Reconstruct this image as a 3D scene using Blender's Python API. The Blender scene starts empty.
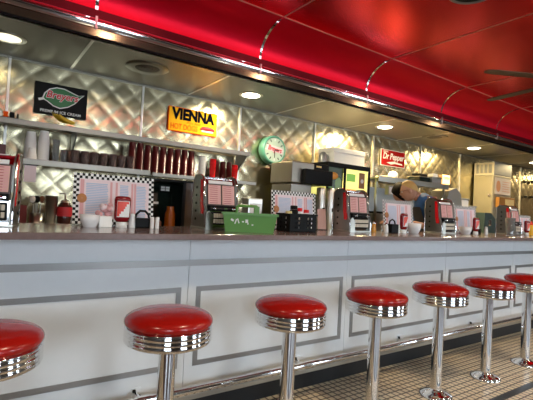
import bpy, bmesh, math, random
from mathutils import Vector, Matrix
random.seed(7)
PI = math.pi
C = bpy.context.scene.collection
D = bpy.data

# ------------------------------------------------------------------ materials
MATS = {}
def mat(name, col, rough=0.5, metal=0.0, emis=None, es=1.0, coat=0.0, trans=0.0, spec=None, aniso=0.0, noise=0.0, nscale=20.0, ior=None):
    if name in MATS: return MATS[name]
    m = D.materials.new(name); m.use_nodes = True
    nt = m.node_tree; b = nt.nodes['Principled BSDF']
    b.inputs['Base Color'].default_value = (*col, 1)
    b.inputs['Roughness'].default_value = rough
    b.inputs['Metallic'].default_value = metal
    b.inputs['Coat Weight'].default_value = coat
    b.inputs['Transmission Weight'].default_value = trans
    if spec is not None: b.inputs['Specular IOR Level'].default_value = spec
    if ior: b.inputs['IOR'].default_value = ior
    b.inputs['Anisotropic'].default_value = aniso
    if emis:
        b.inputs['Emission Color'].default_value = (*emis, 1)
        b.inputs['Emission Strength'].default_value = es
    tc = nt.nodes.new('ShaderNodeTexCoord')
    nz = nt.nodes.new('ShaderNodeTexNoise'); nz.inputs['Scale'].default_value = nscale
    nt.links.new(tc.outputs['Object'], nz.inputs['Vector'])
    mx = nt.nodes.new('ShaderNodeMixRGB'); mx.blend_type = 'MULTIPLY'; mx.inputs[0].default_value = noise if noise else 0.06
    mx.inputs[1].default_value = (*col, 1)
    nt.links.new(nz.outputs['Fac'], mx.inputs[2]); nt.links.new(mx.outputs[0], b.inputs['Base Color'])
    MATS[name] = m
    return m

CHROME = mat('chrome', (.86,.86,.86), .06, 1)
STEEL = mat('brushed_steel', (.46,.45,.40), .3, 1)
QUILT = mat('quilted_steel', (.55,.49,.325), .27, 1)
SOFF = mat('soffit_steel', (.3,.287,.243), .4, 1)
TRIM = mat('trim_steel', (.8,.79,.75), .3, 1)
BAND = mat('belt_steel', (.36,.355,.345), .34, 1)
RED = mat('red_ceiling_panel', (.93,.002,.018), .24, .93)
COVE = mat('red_cove_panel', (.85,.002,.024), .4, .8)
MARO = mat('maroon_reflection_strip', (.16,.004,.012), .3, .6)
VINYL = mat('red_vinyl', (.4,.010,.006), .2, 0, spec=.5)
WHITE = mat('white_laminate', (.72,.75,.77), .3, 0, noise=.05)
TOP = mat('countertop_laminate', (.23,.165,.155), .14, 0, spec=.8, noise=.35, nscale=60)
BLACK = mat('black_plastic', (.006,.006,.006), .4, spec=.08)
KICK = mat('black_rubber', (.008,.008,.008), .55)
DGLASS = mat('dark_glass', (.012,.02,.016), .05, 0, spec=.7)
SHELF = mat('shelf_steel', (.27,.25,.215), .36, 1)
CREAM = mat('cream_plastic', (.62,.56,.45), .5)
PAPER = mat('white_paper', (.8,.78,.76), .6)
PINK = mat('pink_paper', (.72,.38,.38), .6)
PALEPINK = mat('pale_pink_paper', (.82,.68,.7), .6, spec=.2)
BLUEP = mat('blue_print', (.42,.52,.68), .6)
CARD = mat('pink_title_cards', (.7,.42,.34), .5)
FOAM = mat('white_foam', (.9,.89,.84), .55)
KETCH = mat('ketchup_red', (.2,.004,.008), .22)
REDP = mat('red_plastic', (.75,.01,.015), .2, coat=.5)
MAROON = mat('maroon_tumbler', (.085,.007,.008), .3)
GREEN = mat('green_plastic', (.1,.27,.045), .4)
YEL = mat('yellow_sign', (.9,.46,.02), .8, spec=0.0)
SIGNK = mat('black_sign', (.004,.004,.004), .5, spec=.15)
LEAF = mat('leaf_green', (.02,.17,.05), .4)
PWHITE = mat('print_white', (.8,.8,.78), .5)
PRED = mat('print_red', (.6,.02,.03), .5)
PBLACK = mat('print_black', (.005,.006,.012), .8, spec=0.0)
PORANGE = mat('print_orange', (.8,.09,.01), .8, spec=0.0)
SIGNR = mat('red_sign', (.32,.012,.012), .8, spec=0.0)
BANANA = mat('banana_skin', (.75,.48,.02), .45, noise=.3)
CLOCKG = mat('clock_green', (.1,.33,.23), .4)
CLOCKF = mat('clock_face', (.5,.62,.5), .4)
TGLASS = mat('pink_glass', (.88,.7,.66), .08, 0, trans=.9)
CGLASS = mat('clear_glass', (.9,.93,.92), .05, 0, trans=.85)
AMBER = mat('amber_tea', (.55,.13,.01), .15, trans=.3)
BROWN = mat('brown_bread', (.28,.1,.04), .7, noise=.5)
BRONZE = mat('bronze_mirror', (.2,.13,.09), .12, 1)
SKIN = mat('skin', (.5,.26,.17), .6)
HAIRK = mat('black_hair', (.004,.003,.003), .7, spec=.1)
HAIRG = mat('sandy_hair', (.55,.36,.12), .6)
BLUES = mat('blue_shirt', (.045,.14,.38), .8, noise=.3)
NAVY = mat('navy_cloth', (.01,.018,.05), .85)
DGREY = mat('dark_cloth', (.03,.03,.035), .85)
WALLC = mat('brown_wall_paint', (.035,.026,.02), .6)
BULB = mat('lamp_glow', (1,1,1), .5, emis=(1,.87,.6), es=14)
WIN = mat('daylight_pane', (1,1,1), .5, emis=(.76,.88,1.0), es=13)
GLOWY = mat('lit_yellow_panel', (.8,.7,.3), .5, emis=(.85,.8,.22), es=1.0)
GLOWO = mat('lit_orange_panel', (.8,.5,.3), .5, emis=(1,.55,.2), es=.7)
BEIGE = mat('beige_board', (.5,.42,.26), .6)
GREYM = mat('grey_metal', (.3,.31,.3), .4, .6)
GRILLE = mat('grille_dark', (.12,.11,.09), .5, .5)

# floor tile material
def tile_mat():
    m = D.materials.new('cream_mosaic_tile'); m.use_nodes = True
    nt = m.node_tree; b = nt.nodes['Principled BSDF']
    tc = nt.nodes.new('ShaderNodeTexCoord'); br = nt.nodes.new('ShaderNodeTexBrick')
    br.offset = 0; br.squash = 1
    br.inputs['Scale'].default_value = 1
    br.inputs['Brick Width'].default_value = .05; br.inputs['Row Height'].default_value = .05
    br.inputs['Mortar Size'].default_value = .0055; br.inputs['Mortar Smooth'].default_value = .2
    br.inputs['Color1'].default_value = (.86,.72,.5,1); br.inputs['Color2'].default_value = (.78,.63,.43,1)
    br.inputs['Mortar'].default_value = (.07,.04,.03,1)
    nt.links.new(tc.outputs['Object'], br.inputs['Vector'])
    # black border row; unseen dining and aisle floor darkened to deepen reflections
    sx = nt.nodes.new('ShaderNodeSeparateXYZ'); nt.links.new(tc.outputs['Object'], sx.inputs[0])
    def mth(op, a, bv):
        n = nt.nodes.new('ShaderNodeMath'); n.operation = op
        nt.links.new(a, n.inputs[0])
        if isinstance(bv, (int, float)): n.inputs[1].default_value = bv
        else: nt.links.new(bv, n.inputs[1])
        return n.outputs[0]
    a = mth('MULTIPLY', mth('GREATER_THAN', sx.outputs['Y'], 1.40), mth('LESS_THAN', sx.outputs['Y'], 1.45))
    mx = nt.nodes.new('ShaderNodeMixRGB'); nt.links.new(a, mx.inputs[0]); nt.links.new(br.outputs['Color'], mx.inputs[1])
    mx.inputs[2].default_value = (.01,.01,.01,1)
    m2 = nt.nodes.new('ShaderNodeMixRGB'); nt.links.new(mth('MAXIMUM', mth('LESS_THAN', sx.outputs['Y'], 1.05), mth('GREATER_THAN', sx.outputs['Y'], 2.3)), m2.inputs[0]); nt.links.new(mx.outputs[0], m2.inputs[1])
    m2.inputs[2].default_value = (.07,.04,.028,1)
    nt.links.new(m2.outputs[0], b.inputs['Base Color'])
    b.inputs['Roughness'].default_value = .35
    bp = nt.nodes.new('ShaderNodeBump'); bp.inputs['Strength'].default_value = .25; bp.inputs['Distance'].default_value = .002
    bp.invert = True
    nt.links.new(br.outputs['Fac'], bp.inputs['Height']); nt.links.new(bp.outputs[0], b.inputs['Normal'])
    return m
TILE = tile_mat()

# ------------------------------------------------------------------ mesh builder
class MB:
    def __init__(s): s.v = []; s.f = []; s.mi = []; s.sm = []; s.mats = []; s.M = Matrix.Identity(4)
    def m(s, mt):
        if mt not in s.mats: s.mats.append(mt)
        return s.mats.index(mt)
    def add(s, vs, fs, mt, smooth=False):
        o = len(s.v); k = s.m(mt)
        s.v += [tuple(s.M @ Vector(v)) for v in vs]
        s.f += [tuple(o+i for i in f) for f in fs]; s.mi += [k]*len(fs); s.sm += [smooth]*len(fs)
        return s
    def box(s, x0, x1, y0, y1, z0, z1, mt, bev=0):
        if bev:
            bm = bmesh.new(); bmesh.ops.create_cube(bm, size=1)
            for v in bm.verts: v.co = Vector(((x0+x1)/2+v.co.x*(x1-x0), (y0+y1)/2+v.co.y*(y1-y0), (z0+z1)/2+v.co.z*(z1-z0)))
            bmesh.ops.bevel(bm, geom=bm.edges[:], offset=bev, segments=2, affect='EDGES', profile=.6)
            s.bm(bm, mt); return s
        vs = [(x,y,z) for x in (x0,x1) for y in (y0,y1) for z in (z0,z1)]
        return s.add(vs, [(0,1,3,2),(4,6,7,5),(0,4,5,1),(2,3,7,6),(0,2,6,4),(1,5,7,3)], mt)
    def bm(s, bm, mt, smooth=False):
        bm.verts.index_update()
        s.add([v.co[:] for v in bm.verts], [[v.index for v in f.verts] for f in bm.faces], mt, smooth); bm.free()
    def prism(s, pts, a0, a1, mt, axis='x', smooth=False):
        # pts: 2D outline in the two other axes, in order
        n = len(pts)
        def p(a, q): return {'x': (a,q[0],q[1]), 'y': (q[0],a,q[1]), 'z': (q[0],q[1],a)}[axis]
        vs = [p(a0,q) for q in pts] + [p(a1,q) for q in pts]
        fs = [(i,(i+1)%n,n+(i+1)%n,n+i) for i in range(n)]
        s.add(vs, fs, mt, smooth); s.add(vs, [tuple(range(n-1,-1,-1)), tuple(range(n,2*n))], mt)
        return s
    def lathe(s, prof, mt, n=32, cx=0, cy=0, sx=1, sy=1, smooth=True, caps=True):
        vs = []; fs = []
        for (r, z) in prof:
            for k in range(n):
                a = 2*PI*k/n; vs.append((cx+r*sx*math.cos(a), cy+r*sy*math.sin(a), z))
        for i in range(len(prof)-1):
            for k in range(n):
                k2 = (k+1)%n; fs.append((i*n+k, i*n+k2, (i+1)*n+k2, (i+1)*n+k))
        s.add(vs, fs, mt, smooth)
        if caps:
            c = [tuple(range(n-1,-1,-1)), tuple((len(prof)-1)*n+k for k in range(n))]
            s.add(vs, c, mt)
        return s
    def tube(s, pts, r, mt, n=12, closed=False):
        pts = [Vector(p) for p in pts]; rr = r if isinstance(r, (list,tuple)) else [r]*len(pts)
        vs = []; fs = []; N = len(pts); up = None
        for i, p in enumerate(pts):
            if closed: t = (pts[(i+1)%N]-pts[i-1])
            else: t = (pts[min(i+1,N-1)]-pts[max(i-1,0)])
            t.normalize()
            if up is None: up = Vector((0,0,1)) if abs(t.z) < .9 else Vector((1,0,0))
            a = t.cross(up).normalized(); b = a.cross(t).normalized(); up = b
            for k in range(n):
                q = 2*PI*k/n; vs.append(tuple(p+rr[i]*(math.cos(q)*a+math.sin(q)*b)))
        for i in range(N if closed else N-1):
            j = (i+1)%N
            for k in range(n):
                k2 = (k+1)%n; fs.append((i*n+k, i*n+k2, j*n+k2, j*n+k))
        s.add(vs, fs, mt, True)
        if not closed: s.add(vs, [tuple(range(n-1,-1,-1)), tuple((N-1)*n+k for k in range(n))], mt)
        return s
    def ball(s, c, r, mt, n=16, sc=(1,1,1)):
        vs = []; fs = []; h = n//2
        for i in range(1, h):
            a = PI*i/h
            for k in range(n):
                b = 2*PI*k/n; vs.append((c[0]+r*sc[0]*math.sin(a)*math.cos(b), c[1]+r*sc[1]*math.sin(a)*math.sin(b), c[2]+r*sc[2]*math.cos(a)))
        for i in range(h-2):
            for k in range(n):
                k2 = (k+1)%n; fs.append((i*n+k, (i+1)*n+k, (i+1)*n+k2, i*n+k2))
        t = len(vs); vs += [(c[0],c[1],c[2]+r*sc[2]), (c[0],c[1],c[2]-r*sc[2])]
        for k in range(n):
            fs.append((t, k, (k+1)%n)); fs.append((t+1, (h-2)*n+(k+1)%n, (h-2)*n+k))
        return s.add(vs, fs, mt, True)
    def text(s, txt, size, x, z, y, mt, shear=0, sx=1, align='CENTER', ext=.0008, off=0.0, spacing=1):
        # text standing in the xz plane, facing -y; x,z = anchor of baseline
        cu = D.curves.new('lettering', 'FONT'); cu.body = txt; cu.size = size; cu.shear = shear
        cu.align_x = align; cu.extrude = ext; cu.offset = off; cu.resolution_u = 3; cu.space_character = spacing
        o = D.objects.new('lettering', cu); C.objects.link(o); bpy.context.view_layer.update()
        me = o.evaluated_get(bpy.context.evaluated_depsgraph_get()).to_mesh()
        s.add([(x+v.co.x*sx, y-v.co.z, z+v.co.y) for v in me.vertices], [tuple(p.vertices) for p in me.polygons], mt)
        o.to_mesh_clear(); D.objects.remove(o); D.curves.remove(cu)
        return s
    def build(s, name, parent=None, recalc=True):
        me = D.meshes.new(name); me.from_pydata(s.v, [], s.f)
        for mt in s.mats: me.materials.append(mt)
        me.polygons.foreach_set('material_index', s.mi); me.polygons.foreach_set('use_smooth', s.sm)
        if recalc:
            bm = bmesh.new(); bm.from_mesh(me); bmesh.ops.recalc_face_normals(bm, faces=bm.faces[:]); bm.to_mesh(me); bm.free()
        me.update()
        o = D.objects.new(name, me); C.objects.link(o)
        if parent: o.parent = parent
        return o

def tag(o, label, cat, group=None):
    o['label'] = label; o['category'] = cat
    if group: o['group'] = group
    return o
def thing(name, label, cat, loc=(0,0,0), rz=0, group=None):
    o = D.objects.new(name, None); C.objects.link(o); o.location = loc; o.rotation_euler = (0,0,rz); o.empty_display_size = .1
    return tag(o, label, cat, group)
def struct(mb, name):
    o = mb.build(name); o['kind'] = 'structure'; return o
def copy_tree(o, loc, rz=None, label=None):
    def cp(a, par):
        c = a.copy(); C.objects.link(c); c.parent = par
        for ch in list(a.children): cp(ch, c)
        return c
    c = cp(o, None); c.location = loc
    if rz is not None: c.rotation_euler = (0,0,rz)
    if label: c['label'] = label
    return c
def at(mb, x=0, y=0, z=0, rz=0, rx=0, ry=0):
    mb.M = Matrix.Translation((x,y,z)) @ Matrix.Rotation(rz,4,'Z') @ Matrix.Rotation(rx,4,'X') @ Matrix.Rotation(ry,4,'Y'); return mb

X0, X1, YB, YF = -3.0, 12.5, 4.46, -3.4
ZS, ZC = 2.46, 2.945           # soffit height, red ceiling height
CT = 1.06                      # countertop height
BT = .93                       # back counter height

# ------------------------------------------------------------------ the setting
b = MB(); b.box(X0,X1,YF,YB+.1,-.1,0,TILE); struct(b, 'floor')
# quilted back wall: real pillowed relief
p = .244; st = p/12; nx = int((X1-X0)/st)+1; z0 = .732; nz = int((ZS-z0)/st)+2
vs = []; fs = []
for j in range(nz):
    z = min(z0+j*st, ZS+.02)
    for i in range(nx):
        x = X0+i*st
        u = (x+z0+j*st)/p; w = (x-z0-j*st)/p
        a_ = 2*(u-math.floor(u)-.5); c_ = 2*(w-math.floor(w)-.5)
        vs.append((x, YB-.0062*(1-a_**4)*(1-c_**4), z))
for j in range(nz-1):
    for i in range(nx-1):
        fs.append((j*nx+i, j*nx+i+1, (j+1)*nx+i+1, (j+1)*nx+i))
b = MB(); b.add(vs, fs, QUILT, True)
b.box(X0,X1,YB+.001,YB+.08,0,ZS+.02,STEEL); b.box(X0,X1,YB-.003,YB+.001,0,z0,STEEL)
o = b.build('wall_back', recalc=False); o['kind'] = 'structure'
b = MB()
for k in range(-2, 10):
    x = .2+1.22*k; b.box(x-.011,x+.011,YB-.024,YB,0,ZS,TRIM,.003)
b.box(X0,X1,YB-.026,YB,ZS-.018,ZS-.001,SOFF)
struct(b, 'trim_1')
# soffit
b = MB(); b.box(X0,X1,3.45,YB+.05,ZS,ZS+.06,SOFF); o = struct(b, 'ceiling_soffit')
b = MB()
for k in range(-2, 10):
    x = .70+1.235*k; b.box(x-.012,x+.012,3.46,YB-.03,ZS-.004,ZS,TRIM)
b.box(X0,X1,3.405,3.45,ZS-.022,ZS-.005,TRIM)
struct(b, 'trim_2')
# fascia: maroon strip with the dark red reflection put into its colour, chrome roll, dark bronze strip
b = MB()
b.prism([(3.40,2.66),(3.385,2.655),(3.385,2.59),(3.40,2.59)], X0, X1, MARO)
prof = [(3.40,2.59)]+[(3.392-.014*math.sin(PI*i/10)-.0012*(10-i), 2.588-.075*i/10) for i in range(11)]+[(3.40,2.513)]
b.prism(prof, X0, X1, CHROME, smooth=True)
b.prism([(3.40,2.513),(3.388,2.51),(3.394,2.455),(3.40,2.455)], X0, X1, BRONZE)
b.box(X0,X1,3.4,3.44,ZS-.022,2.66,BLACK)
o = struct(b, 'trim_3')
b = MB()
for k in range(-2, 8):
    x = .69+1.51*k; b.box(x-.008,x+.008,3.368,3.40,2.505,2.60,TRIM)
struct(b, 'trim_4')
# red ceiling with cove; unseen dining side made beige for neutral reflections
b = MB(); cove = [(3.04+.36*math.sin(t), 2.66+.285*math.cos(t)) for t in [PI/2*i/14 for i in range(15)]]
pts = [(1.0,ZC)]+cove
n = len(pts); v2 = [(X0,y,z) for y,z in pts]+[(X1,y,z) for y,z in pts]
b.add(v2, [(0,1,n+1,n)], RED, False); b.add(v2, [(i,i+1,n+i+1,n+i) for i in range(1,n-1)], COVE, True)
b.box(X0,X1,YF,3.45,ZC+.004,ZC+.06,BLACK); b.box(X0,X1,YF,.99,ZC-.012,ZC+.003,mat('beige_ceiling_tile',(.22,.19,.155),.8)); b.box(X0,X1,.985,1.005,ZC-.016,ZC+.003,TRIM)
b.box(X0,X1,3.41,3.45,2.66,ZC+.05,BLACK)
o = b.build('ceiling', recalc=False); o['kind'] = 'structure'
REDT = mat('painted_reflection_trim', (.8,.3,.22), .4, .5)  # red ceiling's reflection put into the colour of the aluminium seams
b = MB()
for k in range(-2, 8):
    x = .69+1.51*k
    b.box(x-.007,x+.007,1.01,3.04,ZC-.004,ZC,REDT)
    for i in range(14):
        (ya,za),(yb,zb) = cove[i],cove[i+1]
        b.add([(x-.012,ya-.006,za-.006),(x+.012,ya-.006,za-.006),(x+.012,yb-.006,zb-.006),(x-.012,yb-.006,zb-.006)], [(0,1,2,3)], CHROME, True)
        b.add([(x-.012,ya-.006,za-.006),(x-.012,yb-.006,zb-.006),(x-.012,yb,zb),(x-.012,ya,za)], [(0,1,2,3)], CHROME)
        b.add([(x+.012,ya-.006,za-.006),(x+.012,yb-.006,zb-.006),(x+.012,yb,zb),(x+.012,ya,za)], [(0,1,2,3)], CHROME)
for yy in (3.04, 1.82-.01, .6, -.62, -1.84):
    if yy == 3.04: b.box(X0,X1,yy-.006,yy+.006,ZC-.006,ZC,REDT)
struct(b, 'trim_5')
# side and front walls, with windows behind the customers
b = MB(); b.box(X0-.1,X0,YF,YB+.08,0,ZC+.05,WALLC); struct(b, 'wall_left')
b = MB(); b.box(X1,X1+.1,YF,YB+.08,0,ZC+.05,WALLC); struct(b, 'wall_right')
b = MB(); wins = [(-2.3,-.7),(1.6,3.0),(5.2,6.8),(9.6,11.6)]
b.box(X0,X1,YF-.1,YF,0,.85,WALLC); b.box(X0,X1,YF-.1,YF,2.3,ZC+.05,WALLC)
xs = [X0]+[q for w in wins for q in w]+[X1]
for i in range(0, len(xs), 2): b.box(xs[i],xs[i+1],YF-.1,YF,.85,2.3,WALLC)
struct(b, 'wall_front')
for i, (a, c) in enumerate(wins):
    b = MB(); b.box(a,c,YF-.06,YF-.05,.85,2.3,WIN)
    b.box(a,a+.05,YF-.05,YF+.01,.85,2.3,TRIM); b.box(c-.05,c,YF-.05,YF+.01,.85,2.3,TRIM)
    b.box(a,c,YF-.05,YF+.01,.85,.9,TRIM); b.box(a,c,YF-.05,YF+.01,2.25,2.3,TRIM)
    b.box((a+c)/2-.02,(a+c)/2+.02,YF-.05,YF+.01,.9,2.25,TRIM)
    struct(b, 'window_%d' % (i+1))

# ------------------------------------------------------------------ lunch counter
CX0, CX1 = -2.6, 8.2
ctr = thing('lunch_counter', 'long white panelled diner counter with steel trim, black kick and foot rail', 'counter')
b = MB(); b.box(CX0,CX1,2.14,2.52,.14,1.03,WHITE); b.build('body', ctr)
b = MB(); b.box(CX0,CX1,2.2,2.5,0,.139,KICK); o = b.build('toe_kick', ctr)
k = -3
while .986+1.22*k < CX1-1:
    xa, xb = .986+1.22*k, .986+1.22*(k+1)
    b = MB(); b.box(xa+.0015,xb-.0015,2.12,2.139,.165,1.03,WHITE,.001); pn = b.build('front_panel', ctr)
    b = MB(); fa, fb, z1, z2, t = xa+.05, xb-.04, .322, .757, .027
    b.box(fa,fb,2.115,2.1199,z2-t,z2,BAND); b.box(fa,fb,2.115,2.1199,z1,z1+t,BAND)
    b.box(fa,fa+t,2.115,2.1199,z1+t,z2-t,BAND); b.box(fb-t,fb,2.115,2.1199,z1+t,z2-t,BAND)
    b.build('panel_frame', pn); k += 1
b = MB(); b.box(CX0,CX1,2.113,2.1195,.872,.905,BAND); b.build('belt_strip', ctr)
b = MB(); b.box(CX0,CX1,2.11,2.138,.14,.164,STEEL); b.build('base_strip', ctr)
b = MB(); b.tube([(CX0,2.0,.245),(CX1,2.0,.245)], .021, CHROME, 16); fr = b.build('foot_rail', ctr)
k = -3
while .73+1.045*k < CX1:
    x = .73+1.045*k
    if x > CX0+.1:
        b = MB(); b.tube([(x,2.11,.235),(x,2.06,.222),(x,2.01,.23)], .012, CHROME, 8)
        b.box(x-.024,x+.024,2.112,2.119,.205,.265,WHITE,.002)
        b.ball((x-.012,2.108,.25), .01, BLACK, 8); b.ball((x+.014,2.108,.222), .01, BLACK, 8)
        b.tube([(x-.03,2.0,.245),(x+.03,2.0,.245)], .0245, CHROME, 16)
        b.build('rail_bracket', fr)
    k += 1
b = MB(); b.box(CX0-.03,CX1+.03,1.905,2.60,CT-.03,CT,TOP,.006)
tag(b.build('countertop'), 'glossy mauve grey countertop running the full length of the lunch counter', 'countertop')

# ------------------------------------------------------------------ stools
stl = ['red vinyl counter stool cut off by the left edge, nearest of the row',
 'red vinyl counter stool, second from the left in the row of seven',
 'red vinyl counter stool third from the left, before the second framed panel',
 'red vinyl counter stool, fourth from the left, middle one of the seven',
 'red vinyl counter stool fifth from the left, base flange just in view at the bottom',
 'red vinyl counter stool second from the right, its whole base flange in view',
 'red vinyl counter stool farthest right, cut off by the right edge']
s0 = thing('counter_stool', stl[0], 'stool', (.053,1.678,0), 0, 'red stools along the counter')
b = MB(); b.lathe([(.11,0),(.11,.006),(.1,.016),(.07,.028),(.045,.036),(.037,.045)], CHROME, 40); b.build('base_flange', s0)
b = MB(); b.lathe([(.036,.045),(.036,.62)], CHROME, 40); b.build('pole', s0)
b = MB(); pr = [(.05,.618),(.15,.622),(.17,.63)]
zz = .636
for i in range(3):                                  # three ribs round the chrome ring
    for q in range(7):
        a = PI*q/6; pr.append((.1785+.003*math.sin(a), zz+.018*q/6))
    zz += .0185
pr += [(.18,.694),(.178,.698),(.15,.699)]
b.lathe(pr, CHROME, 56); b.build('ribbed_ring', s0)
b = MB(); b.lathe([(.168,.6995),(.177,.703),(.182,.712),(.182,.722),(.177,.732),(.165,.742),(.14,.752),(.1,.760),(.05,.765),(.004,.766)], VINYL, 56); b.build('seat_cushion', s0)
for i in range(1, 7): copy_tree(s0, (.053+.651*i,1.678,0), .3*i, stl[i])

# ------------------------------------------------------------------ soffit lamps and vents
lampx = [.15,2.46,4.72,7.07,9.42,11.6]  # last lamp is out of view, added to brighten the right wall
lbl = ['round recessed soffit light at the top left above the ice cream sign', 'round recessed soffit light between the hot dog sign and the green clock',
       'round recessed soffit light above the red soda sign', 'round recessed soffit light above the upright steel cabinet', 'round recessed soffit light at the far right edge', 'recessed soffit light out of view, added to brighten the far right wall']
DIM = mat('dim_lamp_glow', (1,1,1), .5, emis=(1,.9,.6), es=1.6)
def lamp_parts(t, BULB=BULB):
    b = MB(); b.lathe([(.10,-.004),(.13,-.006),(.135,-.002),(.135,.0),(.10,.0)], TRIM, 36, caps=False); b.build('rim', t)
    b = MB(); b.lathe([(.002,-.022),(.05,-.019),(.08,-.012),(.10,-.004)], BULB, 30, caps=False); b.build('lens', t)
t0 = thing('recessed_light', lbl[0], 'ceiling light', (lampx[0],3.94,ZS), 0, 'soffit downlights'); lamp_parts(t0, DIM)
for i in range(1, 6): t0 = thing('recessed_light', lbl[i], 'ceiling light', (lampx[i],3.94,ZS), 0, 'soffit downlights'); lamp_parts(t0)
for i, x in enumerate(lampx):
    l = D.lights.new('downlight', 'AREA'); l.shape = 'DISK'; l.size = .2; l.energy = (.8,32,60,62,80,80)[i]
    l.color = ((1,.84,.56),(1,.86,.6),(1,.76,.38),(1,.75,.37),(1,.75,.37),(1,.75,.37))[i]; l.spread = math.radians(170)
    o = D.objects.new('downlight', l); C.objects.link(o); o.location = (x,3.94,ZS-.03)
for x, lb in ((1.26,'round recessed air vent in the soffit between the ice cream and hot dog signs'),(5.79,'round recessed air vent in the soffit right of the soda sign')):
    t = thing('ceiling_vent', lb, 'vent', (x,3.86,ZS), 0, 'round soffit vents')
    b = MB(); b.lathe([(.11,-.006),(.185,-.01),(.195,-.003),(.195,0),(.11,0)], SOFF, 36, caps=False); b.build('rim', t)
    b = MB()
    for r in (.02,.045,.07,.095): b.lathe([(r,-.006),(r+.015,-.008),(r+.018,-.002),(r,-.002)], GRILLE, 28, caps=False)
    b.lathe([(.002,-.002),(.11,-.002)], GRILLE, 28, caps=False); b.build('grille', t)
for x in (-1.2,1.4,4.0,6.6,9.2):
    t = thing('recessed_light', 'round recessed light in the red ceiling over the dining side', 'ceiling light', (x,.45,ZC-.0125), 0, 'dining room downlights'); lamp_parts(t)
    l = D.lights.new('room_downlight', 'AREA'); l.shape = 'DISK'; l.size = .2; l.energy = 21; l.color = (1,.8,.55)
    o = D.objects.new('room_downlight', l); C.objects.link(o); o.location = (x,.45,ZC-.05)
t = thing('ceiling_speaker', 'dark round speaker set in the red ceiling at the top edge', 'speaker', (3.04,1.75,ZC), 0)
b = MB(); b.lathe([(.15,-.004),(.17,-.012),(.182,-.004),(.182,0),(.15,0)], GREYM, 36, caps=False); b.build('rim', t)
b = MB(); b.lathe([(.002,-.003),(.15,-.004)], BLACK, 36, caps=False); b.build('grille', t)

# ceiling fan
t = thing('ceiling_fan', 'dark ceiling fan of which only two blade tips show under the red ceiling', 'fan', (4.62,1.62,ZC))
b = MB(); b.lathe([(.02,-.3),(.02,0)], BRONZE, 16); b.build('down_rod', t)
b = MB(); b.lathe([(.02,-.44),(.07,-.42),(.1,-.38),(.1,-.33),(.05,-.3),(.02,-.295)], BRONZE, 28); b.build('motor_housing', t)
WOOD = mat('dark_wood_blade', (.07,.03,.015), .35)
for i in range(5):
    b = MB(); at(b, 0,0,-.355, math.radians(80+72*i), math.radians(3))
    b.prism([(.2,-.035),(.28,-.045),(.82,-.05),(.9,-.035),(.92,0),(.9,.035),(.82,.05),(.28,.045),(.2,.035)], -.004, .004, WOOD, 'z')
    bl = b.build('blade', t)
    b = MB(); at(b, 0,0,-.355, math.radians(80+72*i)); b.box(.08,.3,-.02,.02,-.02,-.012,BRONZE,.003); b.build('blade_iron', bl)

# ------------------------------------------------------------------ back bar and shelves
t = thing('back_counter', 'stainless steel work counter along the quilted wall behind the lunch counter', 'counter')
b = MB(); b.box(-2.6,7.9,3.82,4.43,.1,BT-.03,mat('dark_cabinet_front',(.06,.055,.05),.4)); b.box(-2.6,7.9,3.88,4.40,0,.1,KICK); b.build('cabinet', t)
b = MB(); b.box(-2.62,7.92,3.79,4.435,BT-.03,BT,STEEL,.005); b.build('worktop', t)
t = thing('wall_shelf', 'upper steel wall shelf under the ice cream sign', 'shelf', (0,0,0), 0, 'steel wall shelves on the left')
b = MB(); b.box(-2.6,2.62,4.15,4.433,1.84,1.852,SHELF); b.box(-2.6,2.62,4.145,4.155,1.812,1.86,SHELF,.003); b.build('shelf_board', t)
t2 = thing('wall_shelf', 'lower left steel wall shelf carrying foam cups and pink glasses', 'shelf', (0,0,0), 0, 'steel wall shelves on the left')
b = MB(); b.box(-2.6,1.435,4.12,4.433,1.505,1.517,SHELF); b.box(-2.6,1.435,4.113,4.125,1.478,1.53,SHELF,.003); b.build('shelf_board', t2)
t3 = thing('wall_shelf', 'lower right steel wall shelf carrying maroon tumblers', 'shelf', (0,0,0), 0, 'steel wall shelves on the left')
b = MB(); b.box(1.445,2.68,4.08,4.433,1.495,1.507,SHELF); b.box(1.445,2.68,4.072,4.085,1.475,1.512,SHELF,.003); b.build('shelf_board', t3)
for tt, xb, zt, nm in ((t,2.60,1.84,0),(t,.75,1.84,0),(t3,2.56,1.495,0),(t2,.2,1.505,0)):
    b = MB(); b.prism([(4.433,zt-.24),(4.433,zt-.002),(4.17,zt-.002),(4.17,zt-.02)], xb-.006, xb+.006, GREYM, 'x'); b.build('bracket', tt)

# cups, glasses and tumblers on the shelves
def vessel(name, label, cat, group, h, rb, rt, mt, wall=.003, up=True, rim=.0015, n=20):
    b = MB()
    pr = [(rb,0),(rt,h),(rt+rim,h+.001),(rt-wall,h),(rb-wall,.006),(.002,.006)]
    if not up: pr = [(r, h-z+.001) for r, z in pr]
    b.lathe(pr, mt, n, caps=False)
    b.lathe([(.002,0 if up else h+.001),(rb,0 if up else h+.001)], mt, n, caps=False)
    o = b.build(name); return tag(o, label, cat, group)
f0 = None
def stack(proto, x, y, z, n, dz, lab):
    global used
    for i in range(n):
        if proto.get('used') is None: o = proto; o['used'] = 1
        else: o = proto.copy(); C.objects.link(o)
        o.location = (x,y,z+i*dz); o['label'] = lab
cup = vessel('foam_cup', '', 'cup', 'foam cups stacked on the lower shelf', .11, .034, .049, FOAM, up=False)
stack(cup, .39, 4.27, 1.517, 9, .019, 'white foam cup in the shorter, left stack on the lower shelf')
stack(cup, .49, 4.24, 1.517, 11, .017, 'white foam cup in the taller, right stack on the lower shelf')
cup = vessel('foam_cup', 'single white foam cup upside down in front of the shorter stack', 'cup', 'foam cups stacked on the lower shelf', .11, .028, .045, FOAM, up=False)
cup.location = (.395,4.165,1.517)
gl = vessel('clear_tumbler', '', 'glass', 'clear tumblers beside the foam cups', .13, .024, .03, CGLASS)
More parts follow.
